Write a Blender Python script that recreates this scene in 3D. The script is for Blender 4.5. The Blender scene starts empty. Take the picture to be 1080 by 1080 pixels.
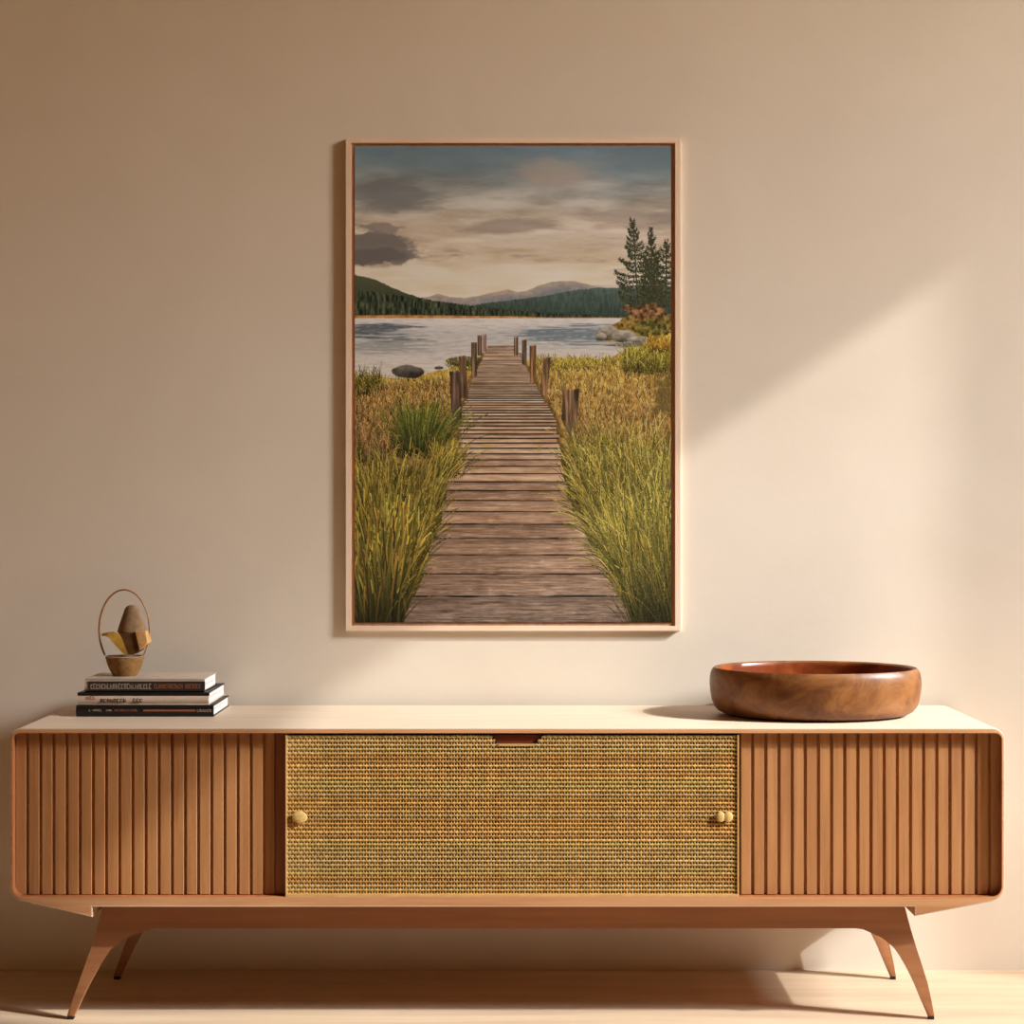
import bpy, bmesh, math, random
import numpy as np
from mathutils import Vector, noise as mnoise

random.seed(7)
rng = np.random.default_rng(7)
scene = bpy.context.scene
COL = scene.collection
F = 1673.0            # focal length in pixels of the 1080 px frame
CAM = Vector((0, -3.98, 1.149))

def P(px, py, depth):
    """a point of the photograph at a distance from the camera plane -> world"""
    return Vector(((px - 540) * depth / F, CAM.y + depth, CAM.z - (py - 540) * depth / F))

def lin(c):
    out = []
    for v in c:
        v = v / 255.0
        out.append(v / 12.92 if v <= 0.04045 else ((v + 0.055) / 1.055) ** 2.4)
    return (*out, 1.0)

# ------------------------------------------------------------------ materials
def new_mat(name):
    m = bpy.data.materials.new(name); m.use_nodes = True
    nt = m.node_tree
    return m, nt, nt.nodes['Principled BSDF']

def N(nt, t, **kw):
    n = nt.nodes.new(t)
    for k, v in kw.items():
        setattr(n, k, v)
    return n

def noise_col(nt, scale_vec, nscale, stops, detail=6, rough=0.6, distort=0.0, rot=(0, 0, 0)):
    tc = N(nt, 'ShaderNodeTexCoord'); mp = N(nt, 'ShaderNodeMapping')
    mp.inputs['Scale'].default_value = scale_vec
    mp.inputs['Rotation'].default_value = rot
    nz = N(nt, 'ShaderNodeTexNoise')
    nz.inputs['Scale'].default_value = nscale
    nz.inputs['Detail'].default_value = detail
    nz.inputs['Roughness'].default_value = rough
    nz.inputs['Distortion'].default_value = distort
    nt.links.new(tc.outputs['Object'], mp.inputs['Vector'])
    nt.links.new(mp.outputs['Vector'], nz.inputs['Vector'])
    cr = N(nt, 'ShaderNodeValToRGB')
    e = cr.color_ramp.elements
    e[0].position, e[0].color = stops[0]
    e[1].position, e[1].color = stops[-1]
    for p, c in stops[1:-1]:
        k = e.new(p); k.color = c
    nt.links.new(nz.outputs['Fac'], cr.inputs['Fac'])
    return cr, nz

def bump(nt, bsdf, src, strength, dist):
    b = N(nt, 'ShaderNodeBump')
    b.inputs['Strength'].default_value = strength
    b.inputs['Distance'].default_value = dist
    nt.links.new(src, b.inputs['Height'])
    nt.links.new(b.outputs['Normal'], bsdf.inputs['Normal'])

def wood(name, light, mid, dark, grain='z', rough=0.5, spec=0.3):
    m, nt, b = new_mat(name)
    sv = {'x': (1.2, 28, 28), 'y': (28, 1.2, 28), 'z': (28, 28, 1.2)}[grain]
    cr, nz = noise_col(nt, sv, 2.2, [(0.28, lin(dark)), (0.5, lin(mid)), (0.74, lin(light))], 7, 0.62, 0.4)
    nt.links.new(cr.outputs['Color'], b.inputs['Base Color'])
    b.inputs['Roughness'].default_value = rough
    b.inputs['Specular IOR Level'].default_value = spec
    bump(nt, b, nz.outputs['Fac'], 0.12, 0.002)
    return m

def plain(name, c, rough=0.6, metal=0.0, spec=0.3, var=0.06, nscale=30):
    m, nt, b = new_mat(name)
    d = tuple(max(0, v * (1 - var)) for v in c); l = tuple(min(255, v * (1 + var)) for v in c)
    cr, nz = noise_col(nt, (1, 1, 1), nscale, [(0.3, lin(d)), (0.7, lin(l))])
    nt.links.new(cr.outputs['Color'], b.inputs['Base Color'])
    b.inputs['Roughness'].default_value = rough
    b.inputs['Metallic'].default_value = metal
    b.inputs['Specular IOR Level'].default_value = spec
    return m

def plaster(name, a, c, rough=0.9):
    m, nt, b = new_mat(name)
    cr, nz = noise_col(nt, (1, 1, 1), 2.3, [(0.25, lin(a)), (0.75, lin(c))], 9, 0.62, 0.5)
    nt.links.new(cr.outputs['Color'], b.inputs['Base Color'])
    b.inputs['Roughness'].default_value = rough
    b.inputs['Specular IOR Level'].default_value = 0.15
    tc = N(nt, 'ShaderNodeTexCoord')
    n2 = N(nt, 'ShaderNodeTexNoise'); n2.inputs['Scale'].default_value = 55; n2.inputs['Detail'].default_value = 5
    nt.links.new(tc.outputs['Object'], n2.inputs['Vector'])
    bump(nt, b, n2.outputs['Fac'], 0.06, 0.004)
    return m

M = {}
M['wall'] = plaster('warm plaster', (221, 208, 190), (229, 217, 200))
M['ceiling'] = plaster('ceiling plaster', (150, 112, 70), (162, 122, 78))
M['ochre_wall'] = plaster('ochre plaster', (140, 112, 76), (150, 121, 84))
M['deep'] = plaster('deep brown plaster', (84, 60, 36), (94, 69, 43))
M['slat'] = wood('slat wood', (190, 136, 88), (178, 124, 78), (158, 106, 64), 'z', 0.5)
M['edge'] = wood('edge wood', (208, 158, 114), (198, 146, 102), (182, 128, 86), 'x', 0.45)
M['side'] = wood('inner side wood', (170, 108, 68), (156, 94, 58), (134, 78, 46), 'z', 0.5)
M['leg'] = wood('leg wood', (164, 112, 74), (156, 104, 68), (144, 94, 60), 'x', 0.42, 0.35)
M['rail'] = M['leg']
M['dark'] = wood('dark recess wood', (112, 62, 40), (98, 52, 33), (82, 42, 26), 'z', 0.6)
M['top'] = wood('pale top veneer', (222, 202, 180), (215, 194, 170), (206, 183, 157), 'x', 0.42, 0.35)
M['frame'] = wood('pale frame wood', (246, 222, 198), (240, 213, 187), (226, 194, 164), 'z', 0.55)
M['frame_h'] = wood('pale frame wood across', (246, 222, 198), (240, 213, 187), (226, 194, 164), 'x', 0.55)
M['tray'] = wood('frame backing wood', (196, 150, 116), (184, 138, 104), (166, 120, 88), 'z', 0.6)
M['olive'] = plain('dark cane backing', (36, 32, 22), 0.8)
M['pull'] = plain('red brown pull', (118, 54, 34), 0.5, 0, 0.3, 0.08)
M['brass'] = plain('brushed brass', (216, 182, 112), 0.45, 0.15, 0.5, 0.1, 200)
M['black'] = plain('black cover', (22, 19, 18), 0.45, 0, 0.4, 0.1)
M['cream'] = plain('cream cover', (214, 192, 172), 0.6, 0, 0.3, 0.04)
M['greycov'] = plain('grey cover', (190, 172, 154), 0.5, 0, 0.4, 0.05)
M['charcoal'] = plain('charcoal spine', (52, 46, 42), 0.5, 0, 0.3, 0.1)
M['paleink'] = plain('pale lettering', (172, 150, 130), 0.6)
M['darkink'] = plain('dark lettering', (44, 34, 30), 0.6)
M['redink'] = plain('rust lettering', (150, 92, 62), 0.6)
M['clay'] = plain('tan clay', (142, 106, 62), 0.75, 0, 0.2, 0.16, 70)
M['clayin'] = plain('pale glaze', (190, 168, 142), 0.6, 0, 0.3, 0.08)
M['stone'] = plain('brown stone', (136, 108, 78), 0.8, 0, 0.2, 0.14, 60)
M['umber'] = plain('dark umber', (84, 54, 24), 0.6, 0, 0.3, 0.3, 40)
M['ochre'] = plain('ochre leaf', (182, 140, 60), 0.5, 0.1, 0.3, 0.14, 60)
M['blockw'] = plain('light wood block', (205, 160, 102), 0.6, 0, 0.3, 0.12, 50)
M['hoop'] = plain('bronze hoop', (160, 112, 66), 0.4, 0.3, 0.4, 0.1, 60)
M['pad'] = plain('dark foot', (38, 26, 20), 0.7)

# pages: fine horizontal leaves
m, nt, b = new_mat('paper pages')
cr, nz = noise_col(nt, (2, 2, 420), 1.0, [(0.3, lin((196, 188, 178))), (0.55, lin((246, 240, 232)))], 3)
nt.links.new(cr.outputs['Color'], b.inputs['Base Color']); b.inputs['Roughness'].default_value = 0.9
M['pages'] = m

# floor: pale oiled boards, long streaks along x
m, nt, b = new_mat('pale floor')
cr, nz = noise_col(nt, (0.7, 9, 1), 2.0, [(0.3, lin((190, 164, 136))), (0.55, lin((206, 181, 152))), (0.75, lin((215, 192, 164)))], 8, 0.62, 0.3)
nt.links.new(cr.outputs['Color'], b.inputs['Base Color'])
b.inputs['Roughness'].default_value = 0.5; b.inputs['Specular IOR Level'].default_value = 0.25
bump(nt, b, nz.outputs['Fac'], 0.08, 0.003)
M['floor'] = m

# bowl: burnished brown with blotches
m, nt, b = new_mat('burnished brown wood')
cr, nz = noise_col(nt, (1, 1, 1.6), 9.0, [(0.3, lin((74, 38, 16))), (0.46, lin((112, 66, 30))), (0.58, lin((138, 88, 44))), (0.74, lin((158, 106, 56)))], 10, 0.7, 0.9)
nt.links.new(cr.outputs['Color'], b.inputs['Base Color'])
b.inputs['Roughness'].default_value = 0.42; b.inputs['Specular IOR Level'].default_value = 0.45
bump(nt, b, nz.outputs['Fac'], 0.12, 0.004)
M['bowl'] = m
m, nt, b = new_mat('burnished red brown inside')
cr, nz = noise_col(nt, (1, 1, 1.6), 10.0, [(0.3, lin((80, 30, 10))), (0.5, lin((122, 54, 20))), (0.72, lin((156, 80, 34)))], 9, 0.66, 0.6)
nt.links.new(cr.outputs['Color'], b.inputs['Base Color'])
b.inputs['Roughness'].default_value = 0.34
M['bowl_in'] = m

def attr_mat(name, attr, rough, weave=False):
    m, nt, b = new_mat(name)
    a = N(nt, 'ShaderNodeVertexColor'); a.layer_name = attr
    nt.links.new(a.outputs['Color'], b.inputs['Base Color'])
    b.inputs['Roughness'].default_value = rough
    b.inputs['Specular IOR Level'].default_value = 0.15
    return m
M['cane'] = attr_mat('woven cane', 'tint', 0.6)
M['print'] = attr_mat('printed canvas', 'print', 0.85)

# ------------------------------------------------------------------ objects
def wloc(o):
    v = Vector((0, 0, 0))
    while o is not None:
        v += o.location; o = o.parent
    return v

def finish(bm, ang=38):
    bm.normal_update()
    for f in bm.faces: f.smooth = True
    for e in bm.edges:
        if len(e.link_faces) == 2:
            e.smooth = e.calc_face_angle(0) < math.radians(ang)
        else:
            e.smooth = False

def obj(name, bm, mats, parent=None, at=None, recalc=True, smooth=True):
    """link a bmesh given in world coordinates as one mesh object"""
    if recalc: bmesh.ops.recalc_face_normals(bm, faces=bm.faces[:])
    base = Vector(at) if at is not None else (wloc(parent) if parent else Vector((0, 0, 0)))
    if base.length: bmesh.ops.translate(bm, vec=-base, verts=bm.verts[:])
    if smooth: finish(bm)
    me = bpy.data.meshes.new(name); bm.to_mesh(me); bm.free()
    for mm in (mats if isinstance(mats, (list, tuple)) else [mats]): me.materials.append(mm)
    o = bpy.data.objects.new(name, me); COL.objects.link(o)
    if parent: o.parent = parent
    if at is not None: o.location = base - (wloc(parent) if parent else Vector((0, 0, 0)))
    return o

def thing(name, label, cat, loc, group=None):
    o = bpy.data.objects.new(name, None); COL.objects.link(o)
    o.location = loc; o['label'] = label; o['category'] = cat
    o.empty_display_size = 0.1
    if group: o['group'] = group
    return o

def struct(name, bm, mat, label, cat):
    o = obj(name, bm, mat); o['kind'] = 'structure'; o['label'] = label; o['category'] = cat
    return o

def box(bm, x0, x1, y0, y1, z0, z1, mi=0, bev=0.0):
    vs = [bm.verts.new(c) for c in ((x0, y0, z0), (x1, y0, z0), (x1, y1, z0), (x0, y1, z0), (x0, y0, z1), (x1, y0, z1), (x1, y1, z1), (x0, y1, z1))]
    fs = [bm.faces.new([vs[i] for i in q]) for q in ((0, 1, 2, 3), (4, 7, 6, 5), (0, 4, 5, 1), (1, 5, 6, 2), (2, 6, 7, 3), (3, 7, 4, 0))]
    for f in fs: f.material_index = mi
    if bev:
        es = list({e for f in fs for e in f.edges})
        bmesh.ops.bevel(bm, geom=es, offset=bev, segments=2, affect='EDGES', profile=0.6)
    return fs

def prism(bm, pts, y0, y1, mi=0, bev=0.0):
    """outline in (x,z) pushed from y0 to y1"""
    a = [bm.verts.new((x, y0, z)) for x, z in pts]; c = [bm.verts.new((x, y1, z)) for x, z in pts]
    fs = [bm.faces.new(a), bm.faces.new(c[::-1])]
    n = len(pts)
    for i in range(n):
        fs.append(bm.faces.new((a[i], c[i], c[(i + 1) % n], a[(i + 1) % n])))
    for f in fs: f.material_index = mi
    if bev:
        es = list({e for f in fs[:2] for e in f.edges})
        bmesh.ops.bevel(bm, geom=es, offset=bev, segments=3, affect='EDGES', profile=0.5, clamp_overlap=True)
    return fs

def lathe(bm, prof, cx, cy, n=64, ex=1.0, ey=1.0, mi=None, cap0=True, cap1=True, xf=None):
    rings = []
    for r, z in prof:
        ring = []
        for k in range(n):
            t = 2 * math.pi * k / n
            co = Vector((cx + r * ex * math.cos(t), cy + r * ey * math.sin(t), z))
            ring.append(bm.verts.new(xf(co) if xf else co))
        rings.append(ring)
    for i in range(len(rings) - 1):
        for k in range(n):
            f = bm.faces.new((rings[i][k], rings[i][(k + 1) % n], rings[i + 1][(k + 1) % n], rings[i + 1][k]))
            if mi: f.material_index = mi[i]
    if cap0: 
        f = bm.faces.new(rings[0][::-1]); f.material_index = mi[0] if mi else 0
    if cap1: 
        f = bm.faces.new(rings[-1]); f.material_index = mi[-1] if mi else 0

def tube(bm, pts, radii, n=10, closed=False):
    rings = []
    m_ = len(pts)
    for i, p in enumerate(pts):
        a = pts[max(0, i - 1)]; c = pts[min(m_ - 1, i + 1)]
        d = (c - a).normalized()
        u = d.cross(Vector((0, 1, 0)))
        if u.length < 1e-4: u = Vector((1, 0, 0))
        u.normalize(); v = d.cross(u).normalized()
        r = radii[i] if isinstance(radii, (list, tuple)) else radii
        rings.append([bm.verts.new(p + (u * math.cos(2 * math.pi * k / n) + v * math.sin(2 * math.pi * k / n)) * r) for k in range(n)])
    for i in range(m_ - 1):
        for k in range(n):
            bm.faces.new((rings[i][k], rings[i][(k + 1) % n], rings[i + 1][(k + 1) % n], rings[i + 1][k]))
    bm.faces.new(rings[0][::-1]); bm.faces.new(rings[-1])

# ------------------------------------------------------------------ the room
XR, XL, YB, ZC, T = 6.2, -2.6, -5.5, 5.8, 0.12
WY0, WY1, WZ0, WZ1 = -2.88, -1.69, 3.2, 5.31     # window opening in the right wall
bm = bmesh.new(); box(bm, XL - T, XR + T, YB, T, -0.1, 0); struct('floor', bm, M['floor'], 'pale warm wooden floor in front of and under the sideboard', 'floor')
bm = bmesh.new(); box(bm, XL - T, XR + T, 0, T, 0, ZC); struct('wall_back', bm, M['wall'], 'warm beige plaster wall behind sideboard and picture', 'wall')
bm = bmesh.new(); box(bm, XL - T, XL, YB, 0, 0, ZC); struct('wall_left', bm, M['ochre_wall'], 'ochre plaster side wall left of the sideboard', 'wall')
bm = bmesh.new(); box(bm, XL - T, XR + T, YB, T, ZC, ZC + 0.1); struct('ceiling', bm, M['ceiling'], 'plain plaster ceiling above the room', 'ceiling')
bm = bmesh.new()
box(bm, XR, XR + T, WY1, 0, 0, ZC); box(bm, XR, XR + T, YB, WY0, 0, ZC)
box(bm, XR, XR + T, WY0, WY1, WZ1, ZC); box(bm, XR, XR + T, WY0, WY1, 0, WZ0)
struct('wall_right', bm, M['wall'], 'beige plaster side wall with tall window opening', 'wall')
bm = bmesh.new(); box(bm, XL - T, XR + T, YB - T, YB, 0, ZC); struct('added_wall_front', bm, M['deep'], 'unseen deep brown wall added across the room to cut frontal light', 'wall')  # unseen wall added behind the camera, kept dark to hold back frontal light
bm = bmesh.new(); fw = 0.03
box(bm, XR + 0.04, XR + 0.09, WY1 - fw, WY1, WZ0, WZ1); box(bm, XR + 0.04, XR + 0.09, WY0, WY0 + fw, WZ0, WZ1)
box(bm, XR + 0.04, XR + 0.09, WY0 + fw, WY1 - fw, WZ1 - fw, WZ1); box(bm, XR + 0.04, XR + 0.09, WY0 + fw, WY1 - fw, WZ0, WZ0 + fw)
struct('window_1', bm, M['frame'], 'tall wooden window frame in the right wall', 'window')

# ------------------------------------------------------------------ sideboard
DF, DBK = 3.53, 3.945
yF, yB = CAM.y + DF, CAM.y + DBK
K = DF / F
def fx(px): return (px - 540) * K
def fz(py): return CAM.z - (py - 540) * K
sb = thing('sideboard', 'long low wooden sideboard with slatted side doors and woven cane centre door, on splayed legs', 'sideboard', (fx(535), (yF + yB) / 2, 0))

def arc(cx, cy, r, a0, a1, n=10):
    return [(cx + r * math.cos(math.radians(a0 + (a1 - a0) * i / n)), cy + r * math.sin(math.radians(a0 + (a1 - a0) * i / n))) for i in range(n + 1)]
# pixel outlines at the front plane, clockwise on screen (y down)
rt, rb, it, ib_ = 13, 17, 7, 11
outer = arc(10 + rt, 768 + rt, rt, 180, 270) + arc(1060 - rt, 768 + rt, rt, -90, 0) + arc(1060 - rb, 951 - rb, rb, 0, 82) \
    + [(965, 966.5), (965, 956.5), (97, 956.5), (97, 967.5)] + arc(10 + rb, 951 - rb, rb, 98, 180)
inner = arc(13.6 + it, 773.2 + it, it, 180, 270) + arc(1056.8 - it, 773.2 + it, it, -90, 0) + arc(1056.8 - ib_, 946 - ib_, ib_, 0, 90) + arc(13.6 + ib_, 946 - ib_, ib_, 90, 180)
bm = bmesh.new()
def loop(pts, y): return [bm.verts.new((fx(a), y, fz(b_))) for a, b_ in pts]
def edges_of(vs): return [bm.edges.new((vs[i], vs[(i + 1) % len(vs)])) for i in range(len(vs))]
of_, if_ = loop(outer, yF), loop(inner, yF)
res = bmesh.ops.triangle_fill(bm, use_beauty=True, edges=edges_of(of_) + edges_of(if_))
for g in res['geom']:
    if isinstance(g, bmesh.types.BMFace): g.material_index = 1
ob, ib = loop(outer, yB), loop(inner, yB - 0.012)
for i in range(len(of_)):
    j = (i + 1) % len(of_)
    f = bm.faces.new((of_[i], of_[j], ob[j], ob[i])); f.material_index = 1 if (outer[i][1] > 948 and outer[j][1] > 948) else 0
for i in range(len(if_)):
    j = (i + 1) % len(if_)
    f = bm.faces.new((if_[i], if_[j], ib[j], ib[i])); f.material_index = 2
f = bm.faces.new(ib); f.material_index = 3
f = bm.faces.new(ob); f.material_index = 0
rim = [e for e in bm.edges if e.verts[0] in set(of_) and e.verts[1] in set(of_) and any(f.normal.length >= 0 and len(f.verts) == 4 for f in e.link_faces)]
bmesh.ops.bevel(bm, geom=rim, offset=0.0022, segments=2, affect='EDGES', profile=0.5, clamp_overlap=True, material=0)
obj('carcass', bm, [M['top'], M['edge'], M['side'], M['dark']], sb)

# tambour doors: rounded slats in one sheet, set back in the opening
def tambour(px0, px1, first=None, pitch=13.87):
    d = DF + 0.018; y = CAM.y + d
    bm = bmesh.new()
    zt, zb = fz(774.2), fz(945.2)
    x0 = (px0 - 540) * d / F; x1 = (px1 - 540) * d / F
    w = pitch * d / F
    prof = []
    x = x0
    dep = 0.0065
    while x < x1 - 0.001:
        e = min(x + w, x1)
        g = w * 0.10
        if e - x > 0.8 * w: prof += [(x, dep), (x + w * 0.10, dep), (x + w * 0.11, 0.0008), (x + w * 0.15, 0.0), (x + w * 0.865, 0.0), (x + w * 0.88, 0.0004), (x + w * 0.90, dep)]
        else: prof += [(x, dep), (x + (e - x) * 0.2, 0.0), (e, 0.0)]
        x = e
    prof.append((x1, dep))
    nz_ = 2
    lo = [bm.verts.new((a, y + q, zb)) for a, q in prof]; hi = [bm.verts.new((a, y + q, zt)) for a, q in prof]
    lo2 = [bm.verts.new((a, y + 0.012, zb)) for a in (x0, x1)]; hi2 = [bm.verts.new((a, y + 0.012, zt)) for a in (x0, x1)]
    for i in range(len(prof) - 1): bm.faces.new((lo[i], lo[i + 1], hi[i + 1], hi[i]))
    bm.faces.new((lo2[0], hi2[0], hi2[1], lo2[1]))
    bm.faces.new((lo2[0], lo[0], hi[0], hi2[0])); bm.faces.new((lo[-1], lo2[1], hi2[1], hi[-1]))
    bm.faces.new(lo[::-1] + [lo2[0], lo2[1]]); bm.faces.new(hi + [hi2[1], hi2[0]])
    return bm
od = obj('tambour_door', tambour(15.0, 289.5), M['slat'], sb, smooth=False); od['label'] = 'slatted door at the left end below the books'
od = obj('tambour_door', tambour(779.8, 1056), M['slat'], sb, smooth=False); od['label'] = 'slatted door at the right end below the bowl'
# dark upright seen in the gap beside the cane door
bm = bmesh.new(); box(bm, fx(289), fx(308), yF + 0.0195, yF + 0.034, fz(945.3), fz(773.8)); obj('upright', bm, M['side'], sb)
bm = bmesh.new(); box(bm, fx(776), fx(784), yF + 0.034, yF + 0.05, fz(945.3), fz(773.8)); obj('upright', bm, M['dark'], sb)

# woven centre door
X0, X1, ZT, ZB = fx(301), fx(779.5), fz(775.5), fz(946)
notch = [(fx(518), ZT), (fx(526.5), fz(785)), (fx(563), fz(785)), (fx(572), ZT)]
yD = yF + 0.0055
bm = bmesh.new()
prism(bm, [(X0, ZT)] + notch + [(X1, ZT), (X1, ZB), (X0, ZB)], yD + 0.001, yD + 0.012)
door = obj('woven_door', bm, M['olive'], sb); door['label'] = 'centre door covered in woven golden cane'
# cane strands
def in_notch(x, z, m_=0.0):
    if z < notch[1][1] - m_: return False
    t = (ZT - z) / (ZT - notch[1][1])
    xl = notch[0][0] + (notch[1][0] - notch[0][0]) * t - m_; xr = notch[3][0] + (notch[2][0] - notch[3][0]) * t + m_
    return xl < x < xr
NR, NC = 39, 160
pz, pxx = (ZT - ZB) / NR, (X1 - X0) / NC
verts, faces, tint = [], [], []
pal = [(190, 146, 76), (200, 156, 88), (180, 132, 68), (172, 142, 88), (186, 150, 92), (168, 122, 64), (176, 150, 84)]
def nz1(a, b_): return mnoise.noise(Vector((a, b_, 3.3)))
def strand(path, hw, hd, col, vertical):
    """ribbon with a rounded front along a path of (x,y,z)"""
    base = len(verts)
    for (x, y, z), w in zip(path, hw):
        for o, q in ((-1, 0.5), (-0.55, -1), (0.55, -1), (1, 0.5)):
            verts.append((x + o * w, y + q * hd, z) if vertical else (x, y + q * hd, z + o * w))
            s = 1 + 0.22 * nz1(x * 60, z * 60) + 0.10 * nz1(x * 400, z * 400)
            tint.append(tuple(min(1, max(0, c * s)) for c in col[:3]) + (1,))
    for i in range(len(path) - 1):
        for k in range(3):
            a = base + i * 4 + k
            faces.append((a, a + 1, a + 5, a + 4))
yW = yD - 0.0005
for r in range(NR):
    z = ZT - (r + 0.5) * pz
    c = lin(pal[rng.integers(len(pal))])
    seg, hw = [], []
    for k in range(NC * 2 + 1):
        x = X0 + (X1 - X0) * k / (NC * 2)
        if in_notch(x, z, 0.001):
            if len(seg) > 1: strand(seg, hw, 0.0008, c, False)
            seg, hw = [], []; continue
        edge = max(0, 1 - (x - X0) / 0.11); 
        wv = 0.275 + 0.06 * nz1(x * 90, r * 3.1) + 0.10 * edge
        seg.append((x, yW + 0.0006 * math.cos(math.pi * k / 2 + math.pi * r), z + 0.0004 * nz1(x * 120, r * 1.7)))
        hw.append(pz * min(0.49, wv))
    if len(seg) > 1: strand(seg, hw, 0.0008, c, False)
for q in range(NC):
    x = X0 + (q + 0.5) * pxx
    c = lin(pal[rng.integers(len(pal))])
    ed = max(0, 1 - (x - X0) / 0.11)
    seg, hw = [], []
    for k in range(NR * 2 + 1):
        z = ZT - (ZT - ZB) * k / (NR * 2)
        if in_notch(x, z, 0.001): continue
        seg.append((x + 0.0003 * nz1(q * 2.3, z * 150), yW + 0.0006 + 0.0006 * math.cos(math.pi * (k + 1) / 2 + math.pi * q), z))
        eb = max(0, 1 - min(z - ZB, ZT - z) / 0.012)
        hw.append(pxx * min(0.48, 0.235 + 0.05 * nz1(q * 1.9, z * 60) + 0.12 * ed + 0.1 * eb))
    strand(seg, hw, 0.0006, c, True)
me = bpy.data.meshes.new('cane_weave'); base = wloc(door)
me.from_pydata([tuple(Vector(v) - base) for v in verts], [], faces)
at_ = me.color_attributes.new('tint', 'FLOAT_COLOR', 'POINT'); at_.data.foreach_set('color', np.array(tint, dtype=np.float32).ravel())
me.polygons.foreach_set('use_smooth', [True] * len(me.polygons))
me.materials.append(M['cane'])
o = bpy.data.objects.new('cane_weave', me); COL.objects.link(o); o.parent = door
# thin cane-coloured edging round the door
M['edging'] = plain('cane edging', (204, 164, 104), 0.6)
bm = bmesh.new()
for (a, b_, c, d) in ((X0, X1, ZB, fz(943.4)), (X0, fx(302.6), fz(943.4), ZT), (fx(778), X1, fz(943.4), ZT)):
    box(bm, a, b_, yD - 0.0035, yD + 0.001, c, d)
obj('edging', bm, M['edging'], door)
bm = bmesh.new()
prism(bm, [(notch[1][0] - .002, notch[1][1]), (notch[2][0] + .002, notch[2][1]), (notch[2][0] + .001, notch[2][1] - 0.004), (notch[1][0] - .001, notch[1][1] - 0.004)], yD - 0.003, yD + 0.001)
obj('pull_lip', bm, M['edging'], door)
bm = bmesh.new(); box(bm, fx(514), fx(576), yD + 0.0045, yD + 0.0115, fz(786), fz(775.6)); obj('finger_pull', bm, M['pull'], door)
# brass knobs
def knob(px, py, rx, rz, lobes):
    bm = bmesh.new()
    for (dx, s) in lobes:
        cx, cz = fx(px) + dx * K, fz(py)
        prof = [(0.35, 0.0), (0.4, -0.004), (0.86, -0.0043), (1.0, -0.0055), (0.96, -0.0068), (0.78, -0.0078), (0.4, -0.0084), (0.1, -0.0086)]
        rings = []
        n = 28
        for r, y in prof:
            rings.append([bm.verts.new((cx + r * rx * s * K * math.cos(2 * math.pi * k / n), yD - 0.0005 + y, cz + r * rz * K * math.sin(2 * math.pi * k / n))) for k in range(n)])
        for i in range(len(rings) - 1):
            for k in range(n): bm.faces.new((rings[i][k], rings[i][(k + 1) % n], rings[i + 1][(k + 1) % n], rings[i + 1][k]))
        bm.faces.new(rings[0]); bm.faces.new(rings[-1])
    return bm
obj('knob', knob(316, 862, 8, 6.3, [(0, 1)]), M['brass'], door)
obj('knob', knob(764, 861.5, 8, 5.6, [(-4, 0.58), (4, 0.62)]), M['brass'], door)

# base rail and legs
DL = 3.593; yL = CAM.y + DL
def lx(px): return (px - 540) * DL / F
def lz(py): return CAM.z - (py - 540) * DL / F
zu = fz(956.5)
bm = bmesh.new()
prism(bm, [(lx(170), zu), (lx(900), zu), (lx(900), lz(977.4)), (lx(170), lz(977.4))], yL - 0.014, yL + 0.022)
obj('base_rail', bm, M['rail'], sb)
bm = bmesh.new()
prism(bm, [(lx(112), zu), (lx(950), zu), (lx(916), lz(977.4)), (lx(153), lz(977.4))], yB - 0.056, yB - 0.022, 0, 0.003)
obj('base_rail', bm, M['rail'], sb)
legL_out = [(110.2, 952), (104.6, 975), (98.9, 994), (92, 1013), (85, 1032), (77, 1054), (70.5, 1073.5)]
legL_in = [(78.3, 1074.5), (85.2, 1057), (91, 1044), (97.8, 1031.5), (104.5, 1019), (112, 1008), (119, 999), (127, 991.5), (139, 984), (155.6, 978.2), (170, 977.4), (170, 952)]
legR_out = [(952, 952), (958.6, 977), (965.4, 999), (971.5, 1017), (977.3, 1035), (982, 1055), (985.6, 1073.5)]
legR_in = [(979.2, 1074.5), (972, 1055), (965.5, 1039), (958.4, 1024), (951, 1011), (944, 1000.5), (937, 992.3), (929, 986), (914, 979.2), (900, 977.4), (900, 952)]
def leg(out, inn, y, dx=0.0):
    pts = [(lx(a) + dx, min(zu, lz(b_))) for a, b_ in out + inn]
    zmin = min(p[1] for p in pts)
    pts = [(a, max(0.006, c - zmin + 0.006) if c < 0.02 else c) for a, c in pts]
    bm = bmesh.new()
    prism(bm, pts, y - 0.019, y + 0.019)
    # taper the leg's depth towards the foot, then round its edges
    for v in bm.verts:
        t = max(0.0, min(1.0, (v.co.z - 0.0) / 0.22)); s = 0.42 + 0.58 * t
        v.co.y = y + (v.co.y - y) * s
    es = [e for e in bm.edges if abs(e.verts[0].co.y - e.verts[1].co.y) < 0.003 and min(e.verts[0].co.z, e.verts[1].co.z) < 0.205]
    bmesh.ops.bevel(bm, geom=es, offset=0.0035, segments=3, affect='EDGES', profile=0.5, clamp_overlap=True)
    xs = [p[0] for p in pts if p[1] < 0.02]
    return bm, min(xs), max(xs)
for out, inn, dx in ((legL_out, legL_in, 0.0285), (legR_out, legR_in, -0.0125)):
    for y, d in ((yL + 0.005, 0.0), (yB - 0.04, dx)):
        bm, xa, xb = leg(out, inn, y, d)
        lg = obj('leg', bm, M['leg'], sb)
        bm = bmesh.new(); box(bm, xa + 0.001, xb - 0.001, y - 0.008, y + 0.008, 0.0, 0.008, 0, 0.0015)
        obj('foot_pad', bm, M['pad'], lg)
ZTOP = fz(768)

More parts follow.
